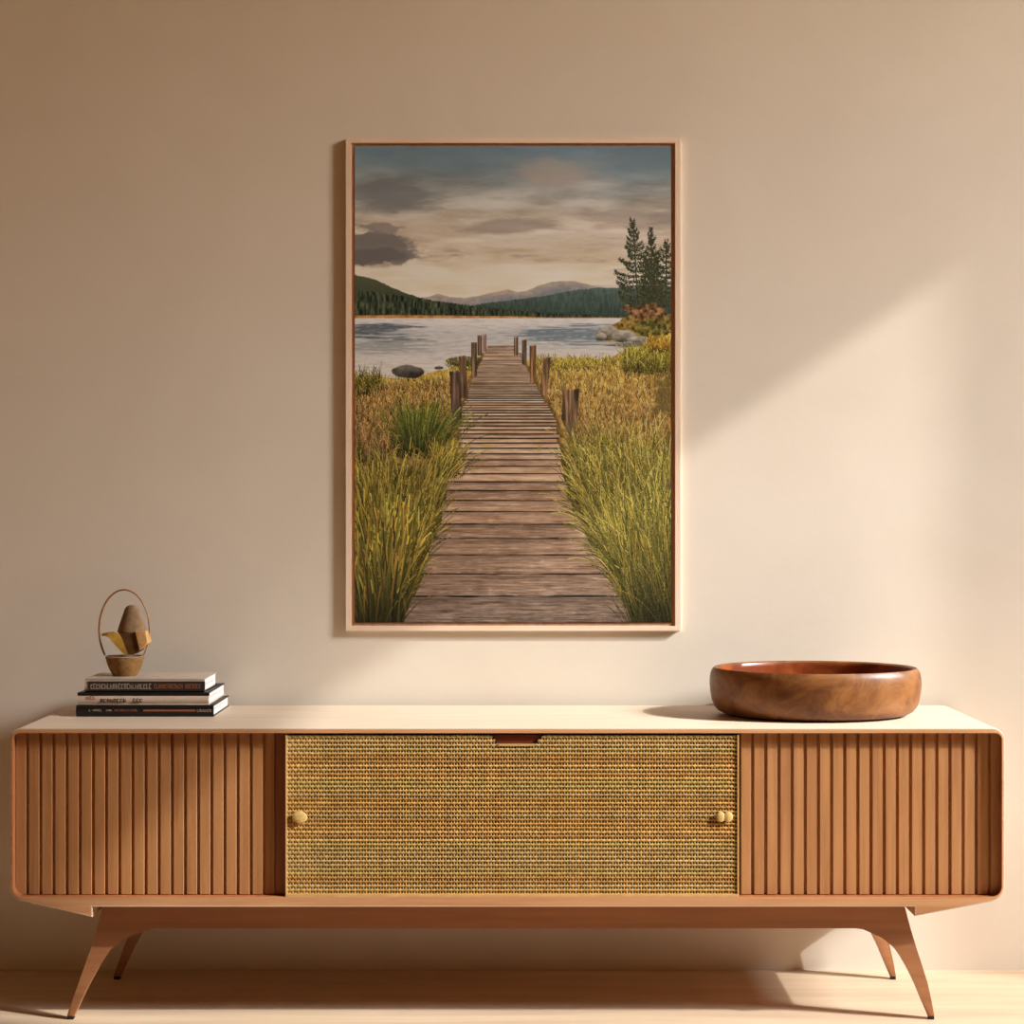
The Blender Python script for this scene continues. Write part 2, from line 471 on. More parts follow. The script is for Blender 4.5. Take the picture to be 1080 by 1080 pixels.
# ------------------------------------------------------------------ bowl on the right of the top
bd = 3.765; bcx = (859.5 - 540) * bd / F; bcy = CAM.y + bd
R = 110.8 * bd / F
bowl = thing('wooden_bowl', 'wide burnished brown wooden bowl standing empty on the right of the sideboard', 'bowl', (bcx, bcy, ZTOP))
H = 0.113
op = [(0.84, 0.004), (0.88, 0.006), (0.925, 0.012), (0.958, 0.022), (0.98, 0.036), (0.994, 0.056), (1.0, 0.074), (0.998, 0.089), (0.990, 0.100), (0.976, 0.108), (0.955, H), (0.935, H - .001)]
ip = [(0.92, H - 0.004), (0.915, 0.10), (0.918, 0.085), (0.915, 0.06), (0.89, 0.036), (0.82, 0.022), (0.6, 0.017), (0.05, 0.016)]
bm = bmesh.new()
lathe(bm, [(r * R, ZTOP + z) for r, z in op + ip], bcx, bcy, 96, 1.0, 0.69, [0] * (len(op)) + [1] * (len(ip)))
obj('body', bm, [M['bowl'], M['bowl_in']], bowl)
bm = bmesh.new(); lathe(bm, [(0.80 * R, ZTOP), (0.82 * R, ZTOP + 0.002), (0.82 * R, ZTOP + 0.006)], bcx, bcy, 96, 1.0, 0.69)
obj('shadow_foot_ring', bm, M['pad'], bowl)  # ring's dark colour stands in for the shadow line under the bowl

# ------------------------------------------------------------------ books on the left
def marks(x0, x1, z0, z1, y, n, seed, skip=0.15):
    """illegible lettering: little upright strokes and ticks standing proud of the spine"""
    r = random.Random(seed); bm = bmesh.new(); x = x0; w = (x1 - x0) / n
    for k in range(n):
        if r.random() > skip:
            a = x + w * 0.12; b_ = x + w * 0.86; zt = z1 - r.random() * (z1 - z0) * 0.15
            box(bm, a, a + w * 0.24, y - 0.0003, y + 0.0016, z0, zt)
            kind = r.randrange(4)
            if kind in (0, 1): box(bm, a + w * 0.24, b_, y - 0.0003, y + 0.0016, zt - (z1 - z0) * 0.18, zt)
            if kind in (1, 2): box(bm, a + w * 0.24, b_, y - 0.0003, y + 0.0016, z0, z0 + (z1 - z0) * 0.18)
            if kind in (0, 3): box(bm, b_ - w * 0.22, b_, y - 0.0003, y + 0.0016, z0, zt - (z1 - z0) * 0.18)
        x += w
    return bm

def make_book(label, pxl, pxr, depth, dback, z0, th, cov_top, cov_spine, cov_bot, rot=0.0):
    x0 = (pxl - 540) * depth / F; x1 = (pxr - 540) * depth / F
    y0 = CAM.y + depth; y1 = y0 + dback; cx, cy = (x0 + x1) / 2, (y0 + y1) / 2
    b = thing('book', label, 'book', (cx, cy, z0), 'books stacked under the basket')
    c = 0.003
    bm = bmesh.new(); box(bm, x0, x1, y0 + .002, y1, z0, z0 + c, 0, 0.0008); obj('cover', bm, cov_bot, b)
    bm = bmesh.new(); box(bm, x0, x1, y0 + .002, y1, z0 + th - c, z0 + th, 0, 0.0008); obj('cover', bm, cov_top, b)
    bm = bmesh.new()
    n = 8; pts = []
    for i in range(n + 1):
        t = i / n; pts.append((y0 + 0.004 - 0.004 * math.sin(math.pi * t), z0 + th * t))
    vs0 = [bm.verts.new((x0, a, q)) for a, q in pts] + [bm.verts.new((x0, y0 + 0.007, z0 + th)), bm.verts.new((x0, y0 + 0.007, z0))]
    vs1 = [bm.verts.new((x1, v.co.y, v.co.z)) for v in vs0]
    bm.faces.new(vs0); bm.faces.new(vs1[::-1])
    for i in range(len(vs0)):
        j = (i + 1) % len(vs0); bm.faces.new((vs0[i], vs1[i], vs1[j], vs0[j]))
    sp = obj('spine', bm, cov_spine, b)
    bm = bmesh.new(); box(bm, x0 + .004, x1 - .002, y0 + .005, y1 - .006, z0 + c, z0 + th - c)
    obj('pages', bm, M['pages'], b)
    b.rotation_euler.z = rot
    return b, sp, x0, x1, y0
zb0 = ZTOP; t1, t2, t3 = 0.0265, 0.0295, 0.0315
b1, s1, x0, x1, y0 = make_book('black hardback book at the bottom of the stack, lying on the sideboard top', 80, 225, 3.726, 0.205, zb0, t1, M['black'], M['black'], M['black'])
W = x1 - x0
obj('lettering', marks(x0 + W * .08, x0 + W * .26, zb0 + .013, zb0 + .018, y0, 13, 1), M['paleink'], s1)
obj('lettering', marks(x0 + W * .28, x0 + W * .45, zb0 + .013, zb0 + .018, y0, 12, 2, .05), M['redink'], s1)
bm = bmesh.new(); box(bm, x0 + W * .49, x0 + W * .87, y0 - .0003, y0 + .001, zb0 + .0125, zb0 + .017); obj('spine_band', bm, M['redink'], s1)
obj('lettering', marks(x0 + W * .88, x0 + W * .985, zb0 + .0115, zb0 + .018, y0, 7, 3, .05), M['paleink'], s1)
z2 = zb0 + t1
b2, s2, x0, x1, y0 = make_book('cream-spined book with black top cover, in the middle of the stack', 82, 220, 3.733, 0.21, z2, t2, M['black'], M['cream'], M['cream'])
W = x1 - x0
bm = bmesh.new(); box(bm, x0 - .001, x1 + .001, y0 + .0006, y0 + .008, z2 + t2 - .0075, z2 + t2 + .0002); obj('spine_band', bm, M['black'], s2)
obj('lettering', marks(x0 + W * .17, x0 + W * .52, z2 + .007, z2 + .016, y0, 14, 5, .2), M['darkink'], s2)
obj('lettering', marks(x0 + W * .06, x0 + W * .14, z2 + .013, z2 + .021, y0, 3, 6, .1), M['redink'], s2)
z3 = z2 + t2
b3, s3, x0, x1, y0 = make_book('grey-topped book with lettered dark spine on top of the stack, under the basket', 89, 215.5, 3.742, 0.155, z3, t3, M['greycov'], M['greycov'], M['black'])
W = x1 - x0
bm = bmesh.new(); box(bm, x0 + W * .03, x1 + .0008, y0 - .0006, y0 + .006, z3 + .003, z3 + t3 - .006); obj('spine_band', bm, M['charcoal'], s3)
obj('lettering', marks(x0 + W * .05, x0 + W * .56, z3 + .0075, z3 + .0205, y0 - .0008, 22, 8, .1), M['paleink'], s3)
obj('lettering', marks(x0 + W * .58, x0 + W * .97, z3 + .0085, z3 + .020, y0 - .0008, 21, 9, .1), M['redink'], s3)
ZBK = z3 + t3

# ------------------------------------------------------------------ basket ornament on the books
od_ = 3.815
def O(px, py, dd=0.0): return P(px, py, od_ + dd)
k = od_ / F
oc = O(131.7, 715, 0)
oy = oc.y
orn = thing('basket', 'small tan basket ornament with tall thin hoop handle, on top of the book stack', 'ornament', (oc.x, oy, ZBK))
bz = ZBK
rimz = bz + 20.5 * k
prof = [(12.0, 0), (13.2, 1.5), (15.6, 6), (17.8, 11), (19.4, 16), (20.3, 20.5), (19.4, 20.9), (18.2, 18), (15.5, 10), (11.5, 5), (0.5, 4)]
bm = bmesh.new(); lathe(bm, [(r * k, bz + z * k) for r, z in prof], oc.x, oy, 48, 1, .8, [0] * 5 + [1] * 6)
obj('bowl', bm, [M['clay'], M['clayin']], orn)
# hoop
cx, cz = O(131, 0).x, bz + 48.5 * k
pts = []
for i in range(49):
    a = math.radians(-40 + 260 * i / 48)
    rx = 26.4 * k; rz = 42 * k
    pts.append(Vector((cx + rx * math.cos(a), oy, cz + rz * math.sin(a))))
bm = bmesh.new(); tube(bm, pts, [0.0026 - 0.0010 * (math.cos(math.radians(-40 + 260 * i / 48)) * .5 + .5) for i in range(49)], 10)
obj('handle', bm, M['hoop'], orn)
def Z(py): return bz + (715 - py) * k
def X(px): return O(px, 0).x
# leaning bell of stone
def lean(c0, ang, yo=0.0):
    ca, sa = math.cos(ang), math.sin(ang)
    def f(v):
        dx, dz = v.x - c0[0], v.z - c0[1]
        return Vector((c0[0] + dx * ca - dz * sa, v.y, c0[1] + dx * sa + dz * ca))
    return f
c0 = (X(139.3), Z(669))
prof = [(15.2, 0), (15.4, 1), (14.2, 5), (11.8, 12), (9.2, 19), (7.2, 24.5), (5.4, 27), (2.8, 28.2), (0.3, 28.6)]
bm = bmesh.new(); lathe(bm, [(r * k, c0[1] + z * k) for r, z in prof], c0[0], oy, 40, 1, .72, xf=lean(c0, math.radians(1)))
obj('bell', bm, M['stone'], orn)
# dark wedge below the bell
bm = bmesh.new()
wp = [(125, 670), (147, 668.5), (150.5, 688), (143, 692), (135.5, 692.2), (131, 686)]
prism(bm, [(X(a), Z(c)) for a, c in wp], oy - 0.026, oy + 0.022, 0, 0.002)
obj('wedge', bm, M['umber'], orn)
# light block on the right
bm = bmesh.new()
prism(bm, [(X(a), Z(c)) for a, c in ((145.5, 667.5), (156.5, 667), (158.6, 680), (150, 686.8))], oy - 0.030, oy + 0.012, 0, 0.0012)
obj('block', bm, M['blockw'], orn)
# curved ochre leaf on the left
bm = bmesh.new()
up = [(110.5, 670), (116, 668.3), (123, 667.6), (128, 669.5), (131.5, 675), (134.5, 683), (138, 692)]
dn = [(110.8, 672.2), (115, 672), (119, 674), (121.5, 678), (125.5, 683), (130, 688), (135.5, 692.5)]
n = len(up)
fr = [[bm.verts.new((X(a), oy - 0.030 - 0.004 * math.sin(i), Z(c))) for i, (a, c) in enumerate(s)] for s in (up, dn)]
bk = [[bm.verts.new(v.co + Vector((0, 0.004, 0))) for v in s] for s in fr]
for i in range(n - 1):
    bm.faces.new((fr[0][i], fr[0][i + 1], fr[1][i + 1], fr[1][i])); bm.faces.new((bk[0][i], bk[1][i], bk[1][i + 1], bk[0][i + 1]))
    bm.faces.new((fr[0][i], bk[0][i], bk[0][i + 1], fr[0][i + 1])); bm.faces.new((fr[1][i], fr[1][i + 1], bk[1][i + 1], bk[1][i]))
bm.faces.new((fr[0][0], fr[1][0], bk[1][0], bk[0][0])); bm.faces.new((fr[0][-1], bk[0][-1], bk[1][-1], fr[1][-1]))
obj('leaf', bm, M['ochre'], orn)

# ------------------------------------------------------------------ picture
DP = 3.967                       # front of the frame
yP = CAM.y + DP
kp = DP / F
def qx(px): return (px - 540) * kp
def qz(py): return CAM.z - (py - 540) * kp
pic = thing('framed_picture', 'canvas print of a lake jetty in a slim pale wood frame on the wall', 'picture', (qx(541), 0, qz(665)))
fo = (364.8, 717.6, 145.6, 665.4); fi = (370.2, 712.2, 150.6, 660.2)
def ring_piece(side):
    bm = bmesh.new()
    l, r, t, b_ = fo; li, rI, ti, bi = fi
    q = {'l': [(l, t), (li, ti), (li, bi), (l, b_)], 'r': [(r, t), (r, b_), (rI, bi), (rI, ti)], 't': [(l, t), (r, t), (rI, ti), (li, ti)], 'b': [(l, b_), (li, bi), (rI, bi), (r, b_)]}[side]
    prism(bm, [(qx(a), qz(c)) for a, c in q], yP, -0.0005)
    return bm
for s in 'lrtb': obj('frame_rail', ring_piece(s), M['frame'] if s in 'lr' else M['frame_h'], pic)
bm = bmesh.new(); box(bm, qx(fi[0]), qx(fi[1]), yP + 0.0055, -0.001, qz(fi[3]), qz(fi[2])); obj('backing', bm, M['tray'], pic)

# ---- the print, painted as point colours on a fine grid
S = 2
PX0, PX1, PY0, PY1 = 374.0, 708.0, 154.0, 657.0
Wp, Hp = int((PX1 - PX0) * S), int((PY1 - PY0) * S)
xs = PX0 + (np.arange(Wp) + 0.5) / S; ys = PY0 + (np.arange(Hp) + 0.5) / S
XX, YY = np.meshgrid(xs, ys)
def vnoise(sx, sy, seed):
    r = np.random.default_rng(seed)
    gx = (XX - PX0) / sx; gy = (YY - PY0) / sy
    nx, ny = int(gx.max()) + 3, int(gy.max()) + 3
    L = r.random((ny, nx))
    ix, iy = gx.astype(int), gy.astype(int); u, v = gx - ix, gy - iy
    u = u * u * (3 - 2 * u); v = v * v * (3 - 2 * v)
    return ((L[iy, ix] * (1 - u) + L[iy, ix + 1] * u) * (1 - v) + (L[iy + 1, ix] * (1 - u) + L[iy + 1, ix + 1] * u) * v)
def fbm(sx, sy, seed, octv=5, g=0.55):
    t = 0; a = 1; s = 0
    for i in range(octv):
        t = t + a * vnoise(max(sx / 2 ** i, .6), max(sy / 2 ** i, .6), seed + i * 17); s += a; a *= g
    return t / s - 0.5
def C(*c): return np.array(c, dtype=float)
img = np.zeros((Hp, Wp, 3))
def ramp(v, stops):
    p = [s[0] for s in stops]
    return np.stack([np.interp(v, p, [s[1][i] for s in stops]) for i in range(3)], -1)
def blend(mask, col):
    global img
    mk = np.clip(mask, 0, 1)[..., None]
    img = img * (1 - mk) + (col if isinstance(col, np.ndarray) and col.ndim == 3 else np.array(col, float)) * mk
def sm(a, b_, x): 
    t = np.clip((x - a) / (b_ - a), 0, 1); return t * t * (3 - 2 * t)
def ell(cx, cy, rx, ry): return np.sqrt(((XX - cx) / rx) ** 2 + ((YY - cy) / ry) ** 2)
def ridge(pts): return np.interp(XX, [p[0] for p in pts], [p[1] for p in pts])
def polymask(pts, feather=0.35):
    inside = np.zeros(XX.shape, bool); n = len(pts)
    for i in range(n):
        x1_, y1_ = pts[i]; x2_, y2_ = pts[(i + 1) % n]
        if y1_ == y2_: continue
        c = ((YY >= min(y1_, y2_)) & (YY < max(y1_, y2_)) & (XX < (x2_ - x1_) * (YY - y1_) / (y2_ - y1_) + x1_))
        inside ^= c
    return inside.astype(float)

# sky
w1 = fbm(110, 26, 1, 6); w2 = fbm(40, 9, 50, 6)
sky = ramp(YY + 26 * w1 + 10 * w2, [(154, (80, 90, 97)), (176, (96, 102, 104)), (196, (120, 117, 113)), (214, (150, 141, 130)), (236, (166, 152, 137)), (256, (172, 157, 141)), (276, (192, 174, 152)), (296, (218, 198, 168)), (316, (224, 204, 174))])
sky = sky + 78 * fbm(50, 10, 800, 6)[..., None] * sm(168, 215, YY)[..., None] + 30 * fbm(120, 30, 820, 5)[..., None]
cool = (1 - sm(170, 262, YY))[..., None]
sky = sky * (1 + cool * (np.array([1.02, 1.11, 1.17]) - 1)) * 1.06
img = sky
blend(0.85 * sm(0.02, .22, fbm(70, 11, 90, 6)) * sm(205, 228, YY) * (1 - sm(275, 300, YY)), (128, 120, 114))
blend(0.55 * sm(0.03, .2, fbm(60, 10, 130, 6)) * sm(215, 260, YY), (232, 214, 188))
blend(0.8 * sm(1.15, .4, ell(410, 205, 75, 24) + 1.0 * w2), (93, 97, 99))
blend(0.55 * sm(1.2, .3, ell(690, 165, 60, 26) + w2), (92, 108, 118))
blend(0.5 * sm(1.1, .4, ell(625, 186, 16, 5) + w2), (98, 118, 130))
blend(0.6 * sm(1.2, .3, ell(590, 185, 60, 22) + 1.3 * w2), (150, 138, 128))
blend(0.7 * sm(1.2, .5, ell(540, 238, 68, 7) + 1.6 * w2), (124, 117, 112))
blend(0.55 * sm(1.2, .5, ell(660, 232, 60, 9) + 1.6 * w2), (126, 118, 113))
blend(0.8 * sm(1.15, .5, ell(445, 287, 34, 7) + 1.8 * w2), (234, 216, 186))
blend(0.7 * sm(1.2, .5, ell(540, 292, 70, 7) + 1.8 * w2), (222, 203, 174))
blend(0.9 * sm(1.12, .86, ell(392, 264, 46, 18) + 0.9 * fbm(16, 9, 160, 5)), (94, 91, 90))
blend(0.6 * sm(1.1, .7, ell(396, 270, 36, 9) + fbm(16, 9, 161, 5)), (80, 78, 78))
blend(0.8 * sm(1.1, .8, ell(402, 241, 24, 6) + 1.2 * fbm(14, 8, 170, 5)), (112, 106, 102))

# mountains
tn = fbm(5, 3, 200, 4); vt = fbm(1.6, 7, 210, 4)
far = ridge([(374, 330), (446, 314), (462, 310), (474, 313), (490, 314), (505, 312), (522, 308), (536, 305), (546, 308), (556, 307), (568, 301), (582, 297.5), (600, 296), (612, 298), (624, 301), (650, 300), (710, 302)]) + 1.5 * fbm(8, 50, 220, 3)
mfar = sm(-0.5, 0.5, YY - far)
blend(mfar, ramp(YY - far + 14 * tn, [(0, (150, 138, 126)), (5, (128, 124, 122)), (11, (104, 111, 116)), (30, (96, 106, 108))]))
blend(0.75 * sm(1.2, .3, ell(648, 300, 26, 5) + w2), (206, 192, 176))
mid = ridge([(374, 333), (480, 326), (510, 320), (540, 316.5), (575, 312), (600, 307), (630, 303.5), (665, 304), (710, 302)]) + 2.2 * fbm(2.2, 60, 230, 3)
mm_ = sm(-0.5, 0.5, YY - mid)
blend(mm_, ramp(YY + 40 * vt + 16 * tn, [(300, (74, 88, 84)), (318, (58, 72, 66)), (335, (44, 56, 50))]))
hill = ridge([(374, 290), (384, 291.5), (396, 295), (410, 301.5), (425, 308), (440, 313), (456, 317), (480, 321), (510, 324), (550, 328), (610, 333), (710, 336)]) + 1.8 * fbm(2, 60, 240, 3)
mh = sm(-0.5, 0.5, YY - hill)
blend(mh, ramp(YY + 10 * tn, [(288, (72, 74, 58)), (305, (62, 68, 50)), (318, (48, 55, 42)), (334, (36, 42, 34))]))
tr = ridge([(374, 306), (400, 309), (430, 313), (470, 319), (520, 325), (570, 330), (710, 336)]) + 3 * fbm(1.8, 60, 250, 3)
mt = sm(-0.5, 0.5, YY - tr)
blend(mt, np.clip(C(46, 54, 40) + 130 * vt[..., None] * C(1, .95, .7), 12, 150))
sh = sm(0, 1, YY - (331.8 + 0.01 * np.abs(XX - 420))) * (1 - sm(540, 580, XX)) + 0.6 * sm(0, 1, YY - 334) * sm(520, 570, XX)
blend(sh, np.clip(C(158, 112, 66) + 90 * tn[..., None], 50, 210))

# lake
wt = fbm(34, 1.3, 300, 4); wt2 = fbm(9, 0.8, 310, 3)
lake = ramp(YY, [(335, (214, 206, 198)), (342, (198, 194, 190)), (352, (166, 166, 166)), (366, (172, 168, 164)), (384, (190, 182, 172)), (400, (188, 178, 165))])
ml = sm(-0.4, 0.4, YY - 335.6)
blend(ml, lake)
refl = sm(1.15, .3, ell(385, 349, 62, 10) + 1.6 * wt) + 0.35 * sm(1.1, .4, ell(400, 364, 60, 10) + 2.4 * wt)
blend(ml * np.clip(1.1 * refl, 0, .95), (70, 80, 88))
refr = sm(1.2, .35, ell(610, 353, 75, 11) + 1.6 * wt)
blend(ml * np.clip(1.1 * refr, 0, .9), (86, 100, 110))
blend(ml * 0.4 * sm(0.0, 0.25, wt2 + 0.6 * wt), (132, 132, 132))
blend(ml * 0.35 * sm(0.05, 0.3, -wt2), (214, 206, 196))

# strokes
def stamp(px, py, w, col):
    """paint a polyline of points with a width (photo pixels)"""
    global img
    r = max(0, int(round(w * S / 2 - 0.5)))
    ix = ((px - PX0) * S).astype(int); iy = ((py - PY0) * S).astype(int)
    for dx in range(-r, r + 1):
        jx = ix + dx; ok = (jx >= 0) & (jx < Wp) & (iy >= 0) & (iy < Hp)
        img[iy[ok], jx[ok]] = col[ok]
def blades(n, bx, by, lx_, ly, bend, w, cols, tip, seed, clamp=None):
    """n grass blades: roots bx,by; reach lx_,ly; colours blend to a pale tip"""
    r = np.random.default_rng(seed)
    B = []
    for _ in range(n):
        x, y = bx(r), by(r)
        if clamp == 'L': x = min(x, np.interp(y, [p[0] for p in Le], [p[1] for p in Le]) + 1)
        if clamp == 'R': x = max(x, np.interp(y, [p[0] for p in Re], [p[1] for p in Re]) - 1 + 5 * r.random())
        B.append((y, x, lx_(r, x), ly(r), bend(r), cols[r.integers(len(cols))], r.random()))
    B.sort(key=lambda t: t[0])
    for y, x, dx, dy, bd_, c, q in B:
        m_ = max(8, int((abs(dx) + abs(dy)) * S * 1.3)); t = np.linspace(0, 1, m_)
        px = x + dx * (t ** 1.6) + bd_ * np.sin(np.pi * t); py = y - dy * t + abs(dx) * 0.35 * t ** 3
        base_c = np.array(c, float) * 0.32; tc_ = np.array(c, float) * (1 - 0.55 * q) + np.array(tip, float) * 0.55 * q
        col = base_c + (tc_ - base_c) * (np.clip(t * 1.1, 0, 1)[:, None])
        col = col * (0.5 + 0.8 * r.random() ** 1.3) * np.interp(py, [380, 480, 560, 657], [1.0, .96, .84, .56])[:, None]
        stamp(px, py, w, np.clip(col, 0, 255))

# right point: shore, rocks, bushes, pines
def tree(x, top, bot, spread, seed, lean_=0):
    r = np.random.default_rng(seed)
    t = np.linspace(0, 1, 260)
    stamp(x + lean_ * t, top + (bot - top) * t, 1.2, np.tile(C(60, 48, 38), (260, 1)))
    y = top
    while y < bot - 6:
        f = (y - top) / (bot - top)
        for sd in (-1, 1):
            L = spread * (0.14 + 0.95 * min(1, f * 1.7)) * (0.5 + 0.7 * r.random())
            if f > .9: L *= .75
            for _ in range(int(14 + L * 5.5)):
                q = r.random() ** 0.8
                cx = x + lean_ * f + sd * L * q; cy = y + 2.6 * q * (0.6 - q) * 3 - L * 0.10 * q + r.normal() * 1.1
                l2 = 1.0 + 2.0 * r.random(); a = r.random() * math.pi
                tt = np.linspace(-.5, .5, 8)
                c = C(52, 56, 38) * (0.55 + 0.85 * r.random())
                stamp(cx + l2 * math.cos(a) * tt, cy + 0.8 * l2 * math.sin(a) * tt, 1.0, np.tile(c, (8, 1)))
        y += 3.6 + 2.6 * r.random()
tree(702.5, 256, 332, 17, 11)
tree(686.5, 243, 330, 12, 12, 2)
tree(667.5, 234, 330, 18, 13, 6)
tree(690, 268, 334, 14, 14, 1)
gn = fbm(3, 3, 400, 4); gn2 = fbm(9, 5, 410, 4)
pt = ridge([(374, 500), (628, 352), (640, 345), (655, 337), (665, 331), (680, 330), (710, 330)]) + 5 * gn2
mpt = sm(-0.6, 0.6, YY - pt) * (1 - sm(357, 362, YY - 0.02 * (XX - 640)))
blend(mpt * (XX > 629), np.clip(C(112, 92, 46) + 190 * gn[..., None] * C(1, .9, .5) + 40 * gn2[..., None], 26, 190))
blend(sm(1.1, .8, ell(682, 328, 24, 8) + 1.2 * gn2), np.clip(C(92, 68, 44) + 200 * gn[..., None] * C(1, .8, .5), 24, 190))
blend(sm(1.1, .8, ell(692, 346, 24, 9) + 1.2 * gn2), np.clip(C(84, 78, 36) + 170 * gn[..., None] * C(1, .95, .5), 22, 170))
rk = fbm(6, 4, 420, 4)
for cx, cy, rx, ry in ((641, 350, 11, 6.5), (634, 355, 6, 4), (658, 354.5, 13, 6.5), (673, 358, 12, 3.5)):
    blend(sm(1.06, .94, ell(cx, cy, rx, ry) + .5 * rk), np.clip(ramp((YY - cy) / ry, [(-1, (158, 152, 140)), (0, (124, 120, 110)), (1, (60, 58, 54))]) + 90 * rk[..., None], 26, 200))
blend(.8 * sm(1.1, .5, ell(665, 364, 30, 3.5) + wt), (72, 76, 74))

# meadows
mead_l = ridge([(374, 398), (400, 397), (420, 400), (450, 395), (475, 388), (500, 378), (514, 372), (520, 400), (710, 700)]) + 4 * gn2
mead_r = ridge([(374, 700), (530, 700), (545, 382), (560, 378), (600, 377), (640, 378), (664, 368), (684, 362), (710, 350)]) + 4 * gn2
gm = sm(-.5, .6, YY - mead_l) * (XX < 520) + sm(-.5, .6, YY - mead_r) * (XX >= 520)
mead = ramp(YY + 30 * gn2, [(372, (176, 152, 72)), (398, (166, 134, 66)), (420, (160, 128, 70)), (445, (142, 112, 62)), (475, (122, 98, 52)), (520, (88, 78, 34)), (657, (60, 56, 24))])
blend(gm, np.clip(mead + 130 * gn[..., None] * C(1, .92, .55) + 40 * gn2[..., None], 16, 225))
def gold(n, x0_, x1_, y0_, y1_, h, cols, tip, seed, w=0.8, lean_=0):
    blades(n, lambda r: x0_ + (x1_ - x0_) * r.random(), lambda r: y0_ + (y1_ - y0_) * r.random(), lambda r, x: r.normal() * h * .25 + lean_, lambda r: h * (.5 + .8 * r.random()), lambda r: r.normal() * .8, w, cols, tip, seed)
YG = [(176, 152, 58), (150, 140, 52), (190, 160, 70), (140, 128, 48)]
GD = [(184, 150, 80), (168, 132, 70), (158, 122, 68), (194, 160, 92), (138, 110, 56)]
RD = [(150, 114, 70), (136, 104, 62), (166, 130, 78), (120, 96, 54)]
gold(420, 560, 660, 380, 392, 8, YG, (214, 190, 100), 1)
gold(260, 374, 470, 400, 412, 8, YG, (206, 180, 90), 2)
gold(900, 545, 708, 395, 440, 11, GD, (214, 176, 104), 3)
gold(900, 374, 480, 410, 470, 12, RD, (190, 146, 90), 4)
gold(500, 600, 708, 440, 480, 14, GD + RD, (200, 160, 96), 5)
# small rocks left in the water
for cx, cy, rx, ry in ((430, 392, 16.5, 7), (463, 388, 4.5, 1.8), (490, 381, 20, 5)):
    blend(sm(1.06, .94, ell(cx, cy, rx, ry) + .35 * rk), np.clip(ramp((YY - cy) / ry, [(-1, (104, 98, 90)), (0, (66, 61, 55)), (1, (34, 31, 28))]) + 60 * rk[..., None], 14, 160))
gold(120, 470, 512, 382, 392, 6, [(110, 112, 40), (150, 144, 56)], (190, 180, 80), 6)
# bushes on the right
blend(.9 * sm(1.1, .7, ell(684, 380, 28, 15) + .9 * gn2), (104, 98, 40))
gold(420, 658, 708, 378, 396, 20, [(128, 122, 46), (150, 140, 54), (96, 96, 36), (170, 150, 60)], (200, 184, 96), 7, .8)
gold(220, 684, 708, 360, 372, 9, [(190, 140, 50), (170, 124, 44)], (216, 170, 80), 8)
blend(.75 * sm(1.1, .6, ell(700, 417, 12, 22) + 1.2 * gn2), (84, 72, 38))
# distant clump on the left
gold(150, 374, 400, 400, 420, 16, [(96, 96, 38), (120, 110, 44)], (170, 150, 70), 9)

# jetty
Le = [(364, 515), (380, 508), (400, 498), (430, 489), (447, 484), (470, 482), (500, 474), (520, 468.5), (545, 462), (565, 456), (585, 449), (607, 441), (632, 430), (657, 420)]
Re = [(364, 541.5), (380, 551), (400, 562), (430, 579), (447, 588), (470, 589), (500, 596), (520, 601.5), (545, 611), (565, 622), (585, 635), (607, 647), (632, 659), (657, 670)]
inv = 1.0 / np.maximum(YY - 335, 4)
pid = (inv - 1 / 322.0) / 0.000297
pi_ = np.floor(pid).astype(int); pf = pid - pi_
rp = np.random.default_rng(5).random(400); rp2 = np.random.default_rng(6).normal(size=400)
ii = np.clip(pi_, 0, 399)
le = np.interp(YY, [p[0] for p in Le], [p[1] for p in Le]) + 2.2 * rp2[ii] * np.clip((YY - 380) / 150, .1, 1)
re = np.interp(YY, [p[0] for p in Re], [p[1] for p in Re]) + 2.2 * rp2[(ii + 77) % 400] * np.clip((YY - 380) / 150, .1, 1)
mj = sm(-.6, .6, XX - le) * sm(-.6, .6, re - XX) * sm(-.4, .4, YY - 364.5)
grain = fbm(24, 1.0, 500, 3, .7); grain2 = fbm(12, 2.6, 510, 5, .65)
plank = ramp(YY, [(364, (150, 128, 108)), (400, (164, 138, 114)), (440, (164, 136, 112)), (480, (160, 131, 107)), (540, (150, 122, 99)), (590, (128, 104, 85)), (625, (100, 82, 69)), (657, (80, 67, 58))])
plank = plank * (0.86 + 0.28 * rp[ii])[..., None] + 74 * grain[..., None] + 52 * grain2[..., None] * C(1, .92, .85)
plank = plank + 22 * sm(.2, .34, fbm(11, 3, 520, 6))[..., None] + 26 * fbm(60, .8, 525, 2)[..., None]
pw = (YY - 335) ** 2 * 0.000297
gapw = np.clip(0.85 / np.maximum(pw, .1), .03, .30)
wob = 0.25 * fbm(30, 60, 530, 3)
gp = np.minimum(np.abs(pf + wob * .25), np.abs(1 - pf + wob * .25))
gmask = sm(1.0, .45, gp / gapw) * np.clip(pw / 2.0, .25, 1)
plank = plank * (1 - .82 * gmask)[..., None]
plank = plank * (1 - .16 * sm(.5, .12, 1 - pf))[..., None]
blend(.55 * sm(-7, 0, XX - le) * sm(-7, 0, re - XX) * (YY > 372), (44, 36, 20))
blend(mj, np.clip(plank, 12, 240))
blend(.6 * mj * sm(1.1, .6, ell(513, 470, 8, 1.6)), (140, 136, 50)); blend(.6 * mj * sm(1.1, .6, ell(569, 473, 2.4, 3.4)), (120, 124, 44))
